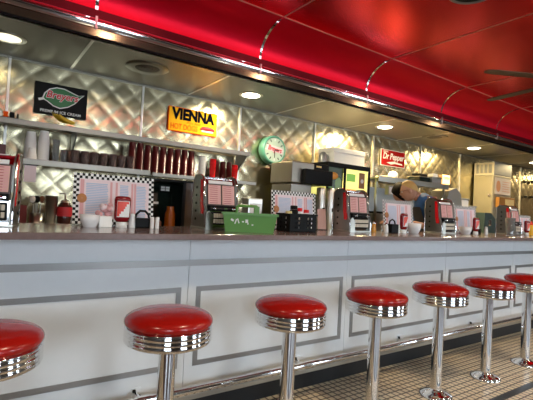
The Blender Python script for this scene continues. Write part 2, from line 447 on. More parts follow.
for i, (x, y) in enumerate(((.585,4.2),(.60,4.3),(.66,4.25))): stack(gl, x, y, 1.517, 2 if i < 2 else 1, .08, 'clear plastic tumbler just right of the foam cup stacks')
gl = vessel('pink_glass', '', 'glass', 'pink glasses on the lower shelf', .135, .031, .037, TGLASS)
for r in range(2):
    for i in range(7): stack(gl, .745+.085*i-.02*r, 4.19+.11*r, 1.517, 1, 0, 'pink tinted glass in the %s row of glasses under the ice cream sign' % ('front' if r == 0 else 'back'))
tb = vessel('maroon_tumbler', '', 'tumbler', 'maroon tumblers on the shelf', .15, .031, .0385, MAROON, up=False)
for i in range(9):
    x = 1.27+.08*i
    stack(tb, x, 4.21, 1.517 if x < 1.43 else 1.507, 5, .033, 'maroon plastic tumbler in the row of tall stacks on the lower shelf')
for i in range(3): stack(tb, 2.27+.082*i, 4.3, 1.507, 3, .036, 'maroon plastic tumbler in the short stacks right of the cream cups')
cc = vessel('cream_cup', '', 'cup', 'cream cups on the shelf', .12, .03, .042, FOAM)
stack(cc, 2.04, 4.2, 1.507, 5, .03, 'cream cup in the single stack between maroon tumblers on the shelf')
rc = vessel('red_cup', '', 'cup', 'bright red cups on the shelf', .14, .028, .036, REDP)
stack(rc, 2.16, 4.18, 1.507, 3, .04, 'bright red cup in the taller stack on the lower shelf')
stack(rc, 2.42, 4.14, 1.507, 2, .04, 'bright red cup in the short stack near the end of the shelf')
# napkin pack and bowl of things at the left of the shelves
t = thing('flat_box', 'white box with a dark red lid at the left end of the lower shelf', 'box', (.1,4.24,1.517), .1)
b = MB(); b.box(-.12,.12,-.07,.07,0,.035,FOAM,.004); b.build('tray', t)
b = MB(); b.box(-.09,.02,-.05,.05,.036,.1,SIGNR,.004); b.box(.03,.1,-.04,.05,.036,.12,mat('dark_maroon_box',(.08,.01,.01),.5),.004); b.build('contents', t)
t = thing('spice_rack', 'small dark rack with pale packets at the left end of the upper shelf', 'rack', (.12,4.25,1.852))
b = MB(); b.box(-.16,.16,-.05,.05,0,.02,BLACK,.003); b.box(-.16,-.15,-.05,.05,.02,.06,BLACK); b.box(.15,.16,-.05,.05,.02,.06,BLACK); b.build('tray', t)
b = MB()
for i in range(6): b.box(-.14+.047*i,-.105+.047*i,-.03,.03,.021,.07,[PAPER,PORANGE,BLACK][i%3],.003)
b.build('packets', t)
# bananas on the upper shelf
t = thing('banana_bunch', 'bunch of yellow bananas on the upper shelf below the ice cream sign', 'bananas', (.575,4.2,1.858))
for i in range(3):
    b = MB(); pts = []; rr = []
    for q in range(9):
        s_ = q/8; a = -.2+1.0*s_
        pts.append((.0+.125*math.sin(a*1.2)+.02*i, -.03*i+.015*math.sin(3*s_), .085-.095*s_**.8+.04*s_*s_ - .006*i+.015)); rr.append(.006+.0145*math.sin(PI*min(1,max(0,s_*.92+.04)))**.6)
    b.tube(pts, rr, BANANA, 8); b.build('banana', t)
b = MB(); b.tube([(-.03,-.02,.1),(-.045,-.03,.108)], [.012,.008], mat('banana_stem',(.2,.16,.03),.7), 8); b.build('stem', t)

# ------------------------------------------------------------------ signs on the quilted wall
WY = YB-.018
def sign(name, label, cx, cz, w, h, mt, tilt=0, th=.012, edge=None):
    t = thing(name, label, 'sign', (cx,WY-.001,cz)); t.rotation_euler = (0,tilt,0)
    b = MB(); b.box(-w/2,w/2,-th,0,-h/2,h/2,edge or mt,.002)
    if edge: b.box(-w/2+.008,w/2-.008,-th-.001,-th,-h/2+.008,h/2-.008,mt)
    b.build('board', t); return t
t = sign('ice_cream_sign', 'black ice cream sign with a green leaf and red script, upper left wall', .638, 2.135, .457, .297, SIGNK)
def leafpts(s, oz=0):
    # fat leaf lying sideways, pointed at the right, little stem at the left
    up = [(-.165,-.018),(-.15,.03),(-.11,.075),(-.05,.1),(.02,.1),(.09,.075),(.15,.055),(.2,.068)]
    dn = [(.165,.03),(.12,-.03),(.06,-.075),(-.01,-.1),(-.07,-.085),(-.12,-.05),(-.15,-.035)]
    st_ = [(-.19,-.05),(-.2,-.03)]
    pts = up+dn+st_
    if s: 
        cx = 0; return [((x)*s, z*s+oz) for x, z in pts]
b = MB(); at(b, 0,0,.02); b.prism(leafpts(1), -.0145, -.0122, PWHITE, 'y'); b.build('leaf_outline', t)
b = MB(); at(b, 0,0,.02); b.prism([(x*.93,z*.9) for x,z in leafpts(1)[:15]], -.0165, -.0146, LEAF, 'y'); b.build('leaf', t)
b = MB(); b.text('Breyers', .093, .002, .012, -.0172, PWHITE, shear=.25, sx=.95, off=.0055)
b.text('Breyers', .093, .002, .012, -.0192, PRED, shear=.25, sx=.95, off=.0018); b.build('script_lettering', t)
b = MB(); b.text('PREMIUM ICE CREAM', .037, 0, -.128, -.0135, PWHITE, sx=1.02, off=.0006); b.build('lettering', t)
t = sign('hot_dog_sign', 'yellow hot dog sign with bold black lettering, left of the green clock', 2.01, 1+1.157-.0+.0, .60, .272, YEL, th=.012, edge=PORANGE)
t.location.z = 2.157
b = MB(); b.text('VIENNA', .165, -.0, .008, -.0145, PBLACK, sx=.86, off=.009); b.build('bold_lettering', t)
b = MB(); b.text('Pure Beef', .042, -.0, -.036, -.0145, PORANGE, shear=.3); b.text('HOT DOGS', .088, -.275, -.108, -.0145, PORANGE, sx=.72, align='LEFT', off=.001); b.build('small_lettering', t)
b = MB(); b.tube([(.09,-.016,-.07),(.12,-.018,-.058),(.18,-.02,-.055),(.24,-.018,-.06),(.27,-.016,-.072)], [.008,.02,.022,.02,.008], PRED, 8)
b.box(.105,.255,-.02,-.013,-.098,-.078,PWHITE,.004); b.build('hot_dog_picture', t)
t = sign('soda_sign', 'dark red soda sign with white lettering, in the middle of the wall', 5.545, 2.135, .60, .262, SIGNR, th=.012, edge=PWHITE)
b = MB(); b.text('Dr Pepper', .14, .0, -.018, -.0145, PWHITE, shear=.2, sx=.86, off=.003); b.text('DRINK', .04, -.19, .085, -.0145, PWHITE); b.build('lettering', t)
b = MB(); b.prism([(-.16,-.075),(.0,-.05),(.22,-.068),(.24,-.09),(.05,-.08),(-.05,-.1)], -.0145, -.0122, PWHITE, 'y'); b.build('swoosh', t)
# green clock on a drum
t = thing('wall_clock', 'round green drum clock with red script on its face, right of the shelves', 'clock', (3.10,WY,1.965))
b = MB(); at(b, 0,0,0, 0, PI/2); b.lathe([(.17,0),(.178,.01),(.18,.1),(.172,.118),(.155,.12),(.155,.11)], CLOCKG, 48, caps=False); b.lathe([(.002,0),(.17,0)], CLOCKG, 48, caps=False); b.build('drum', t)
b = MB(); at(b, 0,0,0, 0, PI/2); b.lathe([(.002,.111),(.1555,.111)], CLOCKF, 48, caps=False); b.build('face', t)
b = MB()
for i in range(12):
    a = 2*PI*i/12; b.M = Matrix.Translation((.125*math.sin(a),-.1125,.125*math.cos(a))) @ Matrix.Rotation(a,4,'Y'); b.box(-.006,.006,-.001,.001,-.016,.016,PBLACK if i%3 else PWHITE)
b.M = Matrix.Identity(4); b.build('hour_marks', t)
b = MB(); b.M = Matrix.Rotation(math.radians(8),4,'Y'); b.box(-.125,.13,-.1145,-.1125,-.028,.045,PALEPINK,.001); b.text('Breyers', .088, 0, -.018, -.1155, PRED, shear=.2, sx=.78, off=.002); b.build('script_lettering', t)
b = MB(); b.box(-.004,.004,-.1185,-.1165,-.1,.0,PBLACK); b.box(0,.07,-.1185,-.1165,-.005,.004,PBLACK); b.build('clock_hands', t)
# small glowing orange sign far right
t = thing('orange_sign', 'small rounded orange lit sign on the far wall left of the upright cabinet', 'sign', (7.04,WY,1.92))
b = MB(); b.box(-.12,.12,-.03,0,-.09,.085,GLOWO,.02); b.build('lit_box', t)
b = MB(); b.text('OPEN', .07, 0, .0, -.032, PORANGE); b.build('lettering', t)

# ------------------------------------------------------------------ countertop jukeboxes
SIDEM = mat('dark_side_panel', (.3,.31,.28), .28, .9)
FRAMEM = mat('satin_chrome', (.5,.49,.46), .38, 1)
def jukebox(label, loc, rz):
    t = thing('tabletop_jukebox', label, 'jukebox', loc, rz, 'tabletop jukeboxes on the counter')
    # side profile (y,z): sloping front
    side = [(0,0),(.0,.12),(.012,.15),(.03,.28),(.05,.315),(.08,.33),(.15,.33),(.165,.31),(.17,0)]
    b = MB(); b.prism(side, .016, .224, CHROME, 'x'); b.build('housing', t)
    for xx, s in ((0,-1),(.24,1)):
        b = MB(); xa, xb = (0,.0155) if s < 0 else (.2245,.24)
        b.prism([(-.012,0),(-.016,.05),(.0,.13),(.012,.16),(.028,.29),(.05,.325),(.08,.34),(.15,.34),(.175,.31),(.178,0)], xa, xb, SIDEM, 'x')
        b.build('side_frame', t)
        b = MB(); b.tube([((xa+xb)/2+s*.005,y_,z_) for y_,z_ in [(-.012,.005),(-.016,.05),(.0,.13),(.012,.16),(.028,.29),(.05,.325),(.08,.34),(.15,.34),(.175,.31),(.178,.005)]], .0058, CHROME, 8); b.build('chrome_edge', t)
        b = MB(); xa, xb = (-.005,-.0005) if s < 0 else (.2405,.245)
        b.prism([(.016,.095),(.014,.12),(.026,.16),(.04,.285),(.05,.31),(.07,.31),(.06,.16),(.045,.095)], xa, xb, REDP, 'x'); b.build('red_side_strip', t)
        for q in range(5):
            b = MB(); b.ball((xa+.002, .12, .06+.05*q), .009, BLACK, 8, (.4,1,1)); b.build('side_button', t)
    sl = math.atan2(.018,.13)
    def front(name, fn):
        b = MB(); b.M = Matrix.Translation((.12,.012,.15)) @ Matrix.Rotation(-sl,4,'X'); fn(b); b.build(name, t)
    front('title_window', lambda b: b.box(-.1,.1,-.004,.0,-.002,.135,mat('jukebox_window',(.06,.03,.025),.3)))
    def cards(b):
        for cxx in (-.049,.049):
            b.box(cxx-.044,cxx+.044,-.007,-.0045,.006,.128,CARD)
            for q in range(9):
                b.box(cxx-.04,cxx+.04,-.008,-.0071,.010+.0133*q,.0195+.0133*q,PINK); b.box(cxx-.036,cxx+.02,-.0085,-.0081,.0135+.0133*q,.0155+.0133*q,SIGNR)
    front('title_cards', cards)
    b = MB(); b.M = Matrix.Translation((.12,.035,.285)) @ Matrix.Rotation(-.5,4,'X'); b.box(-.085,.085,-.006,.004,0,.022,PWHITE,.002); b.build('header_strip', t)
    b = MB(); b.box(.02,.22,-.022,.012,.115,.15,BLACK,.006); b.box(.03,.21,-.026,-.021,.128,.136,CHROME); b.ball((.19,-.026,.13),.011,CHROME,10); b.ball((.06,-.026,.13),.009,CHROME,10); b.build('selector_band', t)
    b = MB(); b.box(.05,.215,-.012,.0,.03,.11,BLACK,.003)
    for r in range(2):
        for q in range(9): b.box(.056+.0172*q,.07+.0172*q,-.019,-.012,.04+.034*r,.066+.034*r,CREAM,.002)
    b.build('push_buttons', t)
    b = MB(); b.prism([(.0,.0),(.05,.0),(.045,.09),(.02,.115),(.0,.1)], -.026, -.0165, STEEL, 'y'); b.build('corner_wing', t)
    b = MB(); b.box(-.004,.244,-.02,.18,-.0,.012,STEEL,.003); b.build('base', t)
    return t
jukebox('chrome tabletop jukebox with a red side strip, cut off by the left edge', (-.082,2.275,CT), math.radians(-12))
jukebox('chrome tabletop jukebox with pink title cards, left of the green basket', (1.165,2.33,CT), 0)
jukebox('chrome tabletop jukebox with pink title cards, between the steel brewer and the man', (2.415,2.33,CT), 0)
jukebox('chrome tabletop jukebox just right of the man in the blue shirt', (3.70,2.36,CT), 0)
jukebox('chrome tabletop jukebox farthest right, partly hidden by glasses and papers', (5.12,2.36,CT), math.radians(4))

# ------------------------------------------------------------------ menus
def menu(label, x, y, rz=0, w=.45, h=.29):
    t = thing('table_menu', label, 'menu', (x,y,CT+.001), rz, 'checker bordered menus standing on the counter')
    tilt = Matrix.Rotation(-.1,4,'X')
    b = MB(); b.M = tilt; b.box(0,w,0,.005,.008,h,PALEPINK); b.build('board', t)
    b = MB(); b.M = tilt; q = .0145; nxx = int(round(w/q)); nzz = int(round((h-.008)/q)); qx = w/nxx; qz = (h-.008)/nzz
    for i in range(nxx):
        for j in range(nzz):
            if i < 2 or i >= nxx-2 or j < 2 or j >= nzz-2:
                if i < 2 and False: continue
                b.box(i*qx,(i+1)*qx,-.0015,-.0001,.008+j*qz,.008+(j+1)*qz, SIGNK if (i+j)%2 else PWHITE)
    b.build('checker_border', t)
    b = MB(); b.M = tilt
    b.box(.035,.055,-.001,-.0001,.045,h-.035,PINK)
    for (xa, xb) in ((.065,.185),(.25,.30),(.345,.405)):
        if xb > w-.03: continue
        z = .05 if xb > .2 else .06
        while z < h-.05:
            b.box(xa,xb-.008*random.random(),-.001,-.0001,z,z+.006,BLUEP); z += .0095
    for xa in (.195,.225,.315,.332): 
        if xa < w-.05: b.box(xa,xa+.012,-.001,-.0001,.045,h-.04,PINK)
    b.build('printed_columns', t)
    b = MB(); b.M = tilt; b.M = tilt @ Matrix.Translation((.045,-.001,.15)) @ Matrix.Rotation(PI/2,4,'X'); b.lathe([(.002,.002),(.024,.002),(.026,0)], mat('orange_emblem',(.5,.2,.06),.5), 20, caps=False); b.build('round_emblem', t)
    b = MB(); b.box(0,w,-.012,.02,0,.008,CGLASS,.002); b.box(0,w,.0335,.036,0,.05,CGLASS); b.box(0,w,.02,.036,0,.003,CGLASS); b.build('holder', t)
menu('checker bordered menu standing behind the ketchup bottle, the leftmost and largest in view', .445, 2.47)
menu('checker bordered menu standing behind the black crate', 1.815, 2.52, 0, .435)
menu('checker bordered menu standing in front of the man in the blue shirt', 3.05, 2.5, 0, .43)
menu('checker bordered menu standing at the right behind the second ketchup bottle', 4.19, 2.5, 0, .43)
menu('checker bordered menu at the far right end, beyond the last jukebox', 5.5, 2.5, 0, .45, .24)

# ------------------------------------------------------------------ condiment clusters
def bowl(label, x, y, r=.044, h=.062):
    t = thing('sugar_bowl', label, 'bowl', (x,y,CT), 0, 'white bowls of sugar packets')
    b = MB(); b.lathe([(r*.6,0),(r*.66,.004),(r*.92,h*.5),(r,h),(r*.94,h),(r*.84,h*.5),(r*.55,.01),(.002,.01)], mat('white_china',(.8,.8,.8),.15), 28, caps=False); b.lathe([(.002,0),(r*.6,0)], MATS['white_china'], 28, caps=False); b.build('dish', t)
    b = MB()
    for i in range(8):
        b.M = Matrix.Translation(((i-3.5)*.0075,random.uniform(-.01,.01),.012)) @ Matrix.Rotation(random.uniform(-.15,.15),4,'Y'); b.box(-.0015,.0015,-.02,.02,0,.052,[PAPER,PALEPINK,BLUEP][i%3])
    b.build('packets', t)
def ketchup(label, x, y, rz=0):
    t = thing('ketchup_bottle', label, 'bottle', (x,y,CT), rz, 'upside down ketchup bottles')
    b = MB(); b.lathe([(.028,0),(.03,.003),(.027,.026),(.024,.03)], PWHITE, 28, sy=.8); b.build('cap', t)
    b = MB(); b.lathe([(.024,.031),(.034,.036),(.042,.05),(.044,.07),(.042,.1),(.044,.13),(.0445,.152),(.04,.166),(.03,.171),(.002,.172)], KETCH, 32, sy=.6); b.build('squeeze_body', t)
    # oval label bent round the front
    def panel(b, w, z0, z1, r, mt, cut=None):
        vs=[]; fs=[]; N=10
        for j in range(7):
            z = z0+(z1-z0)*j/6
            for i in range(N+1):
                u = -w+2*w*i/N
                vs.append((r*math.sin(u), -r*.6*math.cos(u)-.0012, z))
        for j in range(6):
            for i in range(N):
                if cut and not cut(i/N, j/6): continue
                fs.append((j*(N+1)+i,j*(N+1)+i+1,(j+1)*(N+1)+i+1,(j+1)*(N+1)+i))
        b.add(vs, fs, mt, True)
    b = MB(); panel(b, .85, .058, .145, .045, PWHITE); b.build('label', t)
    b = MB(); panel(b, .8, .062, .142, .0458, mat('label_tomato',(.75,.06,.03),.4), lambda u, v: u+.8*(1-v) < .95); b.build('tomato_print', t)
def shaker(label, x, y, mt, h=.075, group='shakers', cap=CHROME):
    t = thing('shaker', label, 'shaker', (x,y,CT), 0)
    b = MB(); b.lathe([(.019,0),(.02,.004),(.0165,h*.6),(.014,h*.76)], mt, 20); b.build('glass_body', t)
    b = MB(); b.lathe([(.0145,h*.765),(.0155,h*.8),(.012,h*.95),(.002,h)], cap, 20); b.build('cap', t)
bowl('white bowl of packets in front of the leftmost menu', .505, 2.33, .05, .066)
t = thing('candy_holder', 'white box holding pink candy pieces beside the left ketchup bottle', 'candy', (.585,2.35,CT))
b = MB(); b.box(-.033,.033,-.025,.025,0,.06,FOAM,.003); b.build('box', t)
b = MB()
for i in range(16): b.ball((random.uniform(-.035,.03),random.uniform(-.02,.02),.065+random.uniform(0,.06)), .015, [PINK,PALEPINK,PINK][i%3], 8)
b.build('candy', t)
ketchup('upside down red ketchup bottle in front of the leftmost menu', .672, 2.34)
shaker('small white salt shaker just right of the left ketchup bottle', .735, 2.36, PWHITE, .08, cap=PWHITE)
t = thing('condiment_caddy', 'black condiment caddy with a looped handle and two shakers right of the left ketchup bottle', 'caddy', (.80,2.37,CT))
b = MB(); b.box(-.05,.04,-.035,.035,0,.055,BLACK,.006); b.build('tray', t)
b = MB(); b.tube([(-.045,0,.05),(-.04,0,.075),(-.02,0,.095),(.01,0,.095),(.03,0,.075),(.035,0,.05)], .007, BLACK, 8); b.build('handle', t)
tag(at(MB(),.835,2.318,CT).lathe([(.011,0),(.011,.058),(.009,.064),(.002,.065)], PWHITE, 16).build('pepper_packet_tube'), 'white ribbed tube standing in front of the black condiment caddy', 'shaker')
tag(at(MB(),.868,2.325,CT).lathe([(.011,0),(.011,.058),(.009,.064),(.002,.065)], PWHITE, 16).build('pepper_packet_tube'), 'white ribbed tube standing just right of the black condiment caddy', 'shaker')
# second cluster, in front of the man
shaker('white shaker at the left foot of the menu before the man', 2.855, 2.32, PWHITE, .085, cap=CHROME)
t = thing('condiment_caddy', 'black condiment caddy in front of the menu before the man', 'caddy', (2.93,2.32,CT))
b = MB(); b.box(-.045,.045,-.035,.035,0,.075,BLACK,.006); b.build('tray', t)
b = MB(); b.tube([(-.04,0,.07),(-.03,0,.1),(.0,0,.115),(.03,0,.1),(.04,0,.07)], .006, BLACK, 8); b.build('handle', t)
tag(at(MB(),2.99,2.30,CT).lathe([(.012,0),(.012,.065),(.009,.07),(.002,.071)], PWHITE, 16).build('pepper_packet_tube'), 'white tube between the black caddy and the red bottle before the man', 'shaker')
ketchup('upside down red ketchup bottle in front of the man beside the white bowl', 3.07, 2.31, .1)
bowl('white bowl in front of the man in the blue shirt', 3.205, 2.30, .062, .09)
shaker('amber shaker left of the menu before the man', 2.82, 2.42, mat('amber_syrup',(.75,.35,.05),.2), .09)
# third cluster
bowl('white bowl of packets in front of the right hand menu', 4.09, 2.33, .06, .075)
ketchup('upside down red ketchup bottle in front of the right hand menu', 4.28, 2.33)
shaker('small white shaker right of the right hand ketchup bottle', 4.47, 2.32, PWHITE, .085, cap=PWHITE)
t = thing('condiment_caddy', 'black condiment caddy behind the small white shaker at the right', 'caddy', (4.41,2.40,CT))
b = MB(); b.box(-.045,.045,-.035,.035,0,.06,BLACK,.006); b.build('tray', t)
b = MB(); b.tube([(-.04,0,.055),(-.03,0,.085),(.0,0,.1),(.03,0,.085),(.04,0,.055)], .006, BLACK, 8); b.build('handle', t)
# far right: tall glass, bottle, plates
t = thing('straw_glass', 'tall clear glass of straws in front of the last jukebox', 'glass', (4.73,2.2,CT))
b = MB(); b.lathe([(.035,0),(.05,.19),(.046,.19),(.031,.008),(.002,.008)], CGLASS, 24, caps=False); b.lathe([(.002,0),(.035,0)], CGLASS, 24, caps=False); b.build('glass', t)
b = MB()
for i in range(9):
    a = i*.7; b.tube([(.018*math.cos(a),.018*math.sin(a),.01),(.036*math.cos(a),.036*math.sin(a),.25)], .003, [PAPER,PALEPINK,PRED][i%3], 6)
b.build('straws', t)
t = thing('mustard_bottle', 'yellow squeeze bottle with a red cap at the far right edge of the counter', 'bottle', (5.60,2.36,CT))
b = MB(); b.lathe([(.035,0),(.038,.005),(.038,.1),(.02,.125)], mat('mustard_yellow',(.8,.45,.02),.35), 24); b.build('body', t)
b = MB(); b.lathe([(.021,.1255),(.018,.14),(.004,.17)], REDP, 16); b.build('cap', t)
ketchup('upside down red ketchup bottle at the far right end of the counter', 5.44, 2.34)
t = thing('paper_stack', 'loose stack of white papers lying at the far right of the counter', 'papers', (5.15,2.06,CT))
for i in range(3):
    b = MB(); at(b, 0,0,.002+.003*i, .2*i); b.box(-.1,.1,-.07,.07,0,.002,PAPER); b.build('sheet', t)

# green basket
def basket(t, w, d, h, mt, holes, taper=.02):
    th = .004
    b = MB()
    def wall(p0, p1, inset):  # vertical wall from p0 to p1 made of strips round holes
        pass
    # tapered shell: outer and inner skins joined at the rim
    o0 = [(-w/2+taper,-d/2+taper/2),(w/2-taper,-d/2+taper/2),(w/2-taper,d/2-taper/2),(-w/2+taper,d/2-taper/2)]
    o1 = [(-w/2,-d/2),(w/2,-d/2),(w/2,d/2),(-w/2,d/2)]
    vs = [(x,y,0) for x,y in o0]+[(x,y,h) for x,y in o1]+[(x*(1-2*th/w),y*(1-2*th/d),h) for x,y in o1]+[(x*(1-2*th/w),y*(1-2*th/d),th) for x,y in o0]
    fs = [(3,2,1,0),(12,13,14,15)]
    for i in range(4):
        j = (i+1)%4; fs += [(i,j,4+j,4+i),(4+i,4+j,8+j,8+i),(8+i,8+j,12+j,12+i)]
    b.add(vs, fs, mt); b.build('shell', t)
    b = MB(); r = .006
    b.box(-w/2-r,w/2+r,-d/2-r,-d/2,h-.012,h+.002,mt); b.box(-w/2-r,w/2+r,d/2,d/2+r,h-.012,h+.002,mt)
    b.box(-w/2-r,-w/2,-d/2,d/2,h-.012,h+.002,mt); b.box(w/2,w/2+r,-d/2,d/2,h-.012,h+.002,mt); b.build('rim', t)
t = thing('plastic_basket', 'green plastic basket with a loop handle on the counter right of the second jukebox', 'basket', (1.378,2.15,CT), math.radians(-28))
basket(t, .325, .14, .112, GREEN, None)
b = MB(); b.tube([(-.075,.055,.105),(-.075,.055,.148),(-.065,.055,.156),(.045,.055,.156),(.055,.055,.148),(.055,.055,.105)], .009, GREEN, 8); b.box(.03,.065,.046,.064,.1,.156,GREEN,.003); b.build('handle', t)
b = MB(); b.M = Matrix.Translation((0,-.060,0)) @ Matrix.Rotation(.089,4,'X')

for x_, z_, w_, h_, a_ in ((-.105,.07,.018,.012,.5),(-.085,.062,.007,.03,.3),(-.07,.066,.007,.03,-.35),(-.042,.062,.012,.008,0),(-.02,.066,.016,.02,0),(-.012,.052,.007,.012,.2),(.015,.045,.01,.008,0)):
    M0 = b.M.copy(); b.M = M0 @ Matrix.Translation((x_,0,z_)) @ Matrix.Rotation(a_,4,'Y'); b.box(-w_/2,w_/2,-.0035,-.0012,-h_/2,h_/2,PWHITE,.0008); b.M = M0
b.build('white_markings', t)
tag(at(MB(),1.378,2.15,CT+.004,math.radians(-28)).box(-.125,.125,-.048,.048,.003,.1,mat('folded_napkins',(.55,.4,.33),.7),.01).build('folded_cloths'), 'folded pinkish cloths lying inside the green basket', 'cloth')
# black crate with square holes
t = thing('plastic_crate', 'black plastic crate with square holes right of the green basket', 'crate', (1.862,2.29,CT))
w, d, h = .235, .15, .122
b = MB()
def grid_wall(b, L, h, cols, org, rz):
    b.M = Matrix.Translation(org) @ Matrix.Rotation(rz,4,'Z')
    xs = [0]+[q for c in cols for q in (c-.0075,c+.0075)]+[L]
    zs = [0,.022,.037,.053,.068,.084,.099,h]
    for i in range(len(xs)-1):
        for j in range(len(zs)-1):
            if i%2 == 1 and j%2 == 1: continue
            b.box(xs[i],xs[i+1],0,.004,zs[j],zs[j+1],BLACK)
    b.M = Matrix.Identity(4)
grid_wall(b, w, h, [.05,.08,.16,.19], (-w/2,-d/2,0), 0); grid_wall(b, w, h, [.05,.08,.16,.19], (-w/2,d/2-.004,0), 0)
grid_wall(b, d-.008, h, [.045,.1], (-w/2+.004,-d/2+.004,0), PI/2); grid_wall(b, d-.008, h, [.045,.1], (w/2,-d/2+.004,0), PI/2)
b.box(-w/2,w/2,-d/2,d/2,0,.004,BLACK); b.build('slotted_shell', t)
b = MB(); b.box(-w/2-.006,w/2+.006,-d/2-.006,-d/2,h-.01,h+.002,BLACK); b.box(-w/2-.006,w/2+.006,d/2,d/2+.006,h-.01,h+.002,BLACK); b.build('rim', t)
def jar(label, x, y, z, r, h, mt, capmt, name='jar', cat='jar'):
    t = thing(name, label, cat, (x,y,z))
    b = MB(); b.lathe([(r*.95,0),(r,.004),(r,h*.78),(r*.8,h*.84)], mt, 18); b.build('body', t)
    b = MB(); b.lathe([(r*.86,h*.845),(r*.86,h*.97),(r*.7,h),(.002,h)], capmt, 18); b.build('lid', t)
jar('yellow capped jar inside the black crate, at its left', 1.787, 2.29, CT+.0045, .026, .135, PAPER, mat('pale_yellow_lid',(.8,.65,.3),.4))
jar('black round topped bottle standing in the middle of the black crate', 1.839, 2.3, CT+.0045, .03, .175, BLACK, BLACK, 'bottle', 'bottle')
jar('white bottle with a red lid inside the black crate', 1.892, 2.3, CT+.0045, .022, .16, PAPER, REDP, 'bottle', 'bottle')
jar('small white bottle at the right inside the black crate', 1.945, 2.29, CT+.0045, .023, .15, PAPER, REDP, 'bottle', 'bottle')
t = thing('napkin_dispenser', 'grey metal napkin dispenser standing behind the green basket', 'dispenser', (1.62,2.5,CT))
b = MB(); b.box(-.06,.06,-.045,.045,0,.215,STEEL,.008); b.build('case', t)
b = MB(); b.box(-.045,.045,-.0475,-.0455,.03,.18,PAPER); b.build('napkins', t)
t = thing('pink_flyer', 'narrow pink card standing behind the black crate, right of the second menu', 'card', (2.27,2.52,CT))
b = MB(); b.M = Matrix.Rotation(-.1,4,'X'); b.box(0,.09,0,.003,0,.17,CARD); b.build('card', t)
b = MB(); b.box(0,.09,-.01,.02,0,.006,BLACK); b.build('stand', t)

# ------------------------------------------------------------------ things on the back counter
def steelcup(label, x, y, h=.17, r=.045):
    t = tag(at(MB(),x,y,BT).lathe([(r*.75,0),(r,h),(r+.003,h+.002),(r-.003,h),(r*.7,.006),(.002,.006)], STEEL, 24, caps=False).build('mixing_cup'), label, 'cup', 'steel mixing cups on the back counter')
steelcup('tall steel mixing cup standing left of the leftmost menu', .55, 4.0, .29, .05)
t = thing('utensil_holder', 'steel holder of scoops and whisks right of the leftmost jukebox', 'holder', (.44,3.98,BT))
b = MB(); b.lathe([(.05,0),(.055,.14),(.052,.14),(.047,.006),(.002,.006)], STEEL, 24, caps=False); b.build('holder_cup', t)
for i, (dx, dz, m_) in enumerate(((-.03,.3,PAPER),(.0,.28,BLACK),(.03,.27,BROWN),(-.01,.31,BLACK))):
    b = MB(); b.tube([(dx*.4,0,.01),(dx,.01*i,.22)], .006, STEEL, 8); b.ball((dx*1.2,.01*i,.255), .028, m_, 12, (.8,.5,1.1)); b.build('utensil', t)
t = thing('syrup_jar', 'glass jar with a red label and a steel pump left of the leftmost menu', 'jar', (.655,4.0,BT))
b = MB(); b.lathe([(.055,0),(.06,.01),(.06,.2),(.035,.24)], mat('dark_syrup',(.06,.015,.01),.15), 24); b.build('jar_body', t)
b = MB(); b.lathe([(.061,.12),(.061,.2)], PRED, 24, caps=False); b.build('label', t)
b = MB(); b.lathe([(.036,.241),(.03,.26),(.008,.265),(.008,.32)], STEEL, 16); b.tube([(0,0,.315),(-.05,-.01,.315)], .006, STEEL, 8); b.build('pump', t)
t = thing('red_carton', 'dark red carton in the shade right of the leftmost jukebox', 'carton', (.30,4.06,BT))
b = MB(); b.box(-.07,.07,-.05,.05,0,.2,mat('dark_red_card',(.2,.02,.02),.5),.004); b.build('carton_body', t)
b = MB(); b.ball((0,-.045,.11),.03,PORANGE,10,(1,.3,1)); b.build('printed_emblem', t)
t = thing('order_ticket', 'pink and white order tickets hanging under the left end of the lower shelf', 'paper', (.385,4.10,1.33))
b = MB(); b.box(-.045,.045,-.002,.0,0,.14,PALEPINK); b.build('ticket', t)
b = MB(); b.box(-.06,.06,-.006,.006,.14,.15,BLACK); b.build('clip_rail', t)
# dark glass-fronted cooler with tea
t = thing('glass_door_cooler', 'black framed dark glass case under the maroon tumblers holding an orange pitcher', 'cooler', (1.55,3.84,BT))
b = MB(); W, H, Dp = .56, .5, .36
b.box(-.26,.30,.0,.34,0,.02,BLACK); b.box(-.26,.30,.0,.34,.49,.51,BLACK); b.box(-.26,-.24,0,.34,.02,.49,BLACK); b.box(.28,.30,0,.34,.02,.49,BLACK); b.box(-.24,.28,.33,.34,.02,.49,DGLASS); b.build('case_frame', t)
b = MB(); b.box(.12,.15,-.012,.0,0,.51,BLACK); b.box(.15,.28,-.01,-.002,.02,.49,mat('brown_smoked_glass',(.07,.045,.03),.1)); b.build('side_door', t)
b = MB(); b.box(-.2,-.12,-.008,-.002,.27,.29,PWHITE); b.build('door_label', t)
b = MB(); b.box(-.03,.07,.2,.22,.4,.45,BLACK); 
for q in range(4): b.box(-.024+.048*(q%2),.016+.048*(q%2),.196,.2,.404+.024*(q//2),.424+.024*(q//2),PWHITE)  # white panes drawn in as the window reflected in the dark glass
b.build('painted_window_reflection', t)
tag(at(MB(),1.60,3.95,BT+.021).lathe([(.05,0),(.055,.02),(.05,.16),(.035,.2),(.038,.23)], AMBER, 24).build('tea_pitcher'), 'orange iced tea pitcher inside the dark glass case', 'pitcher')
tag(at(MB(),1.42,3.97,BT+.021).box(-.09,.09,-.05,.05,0,.09,BROWN,.02).build('bread_loaf'), 'brown loaf in the lower left of the dark glass case', 'bread')
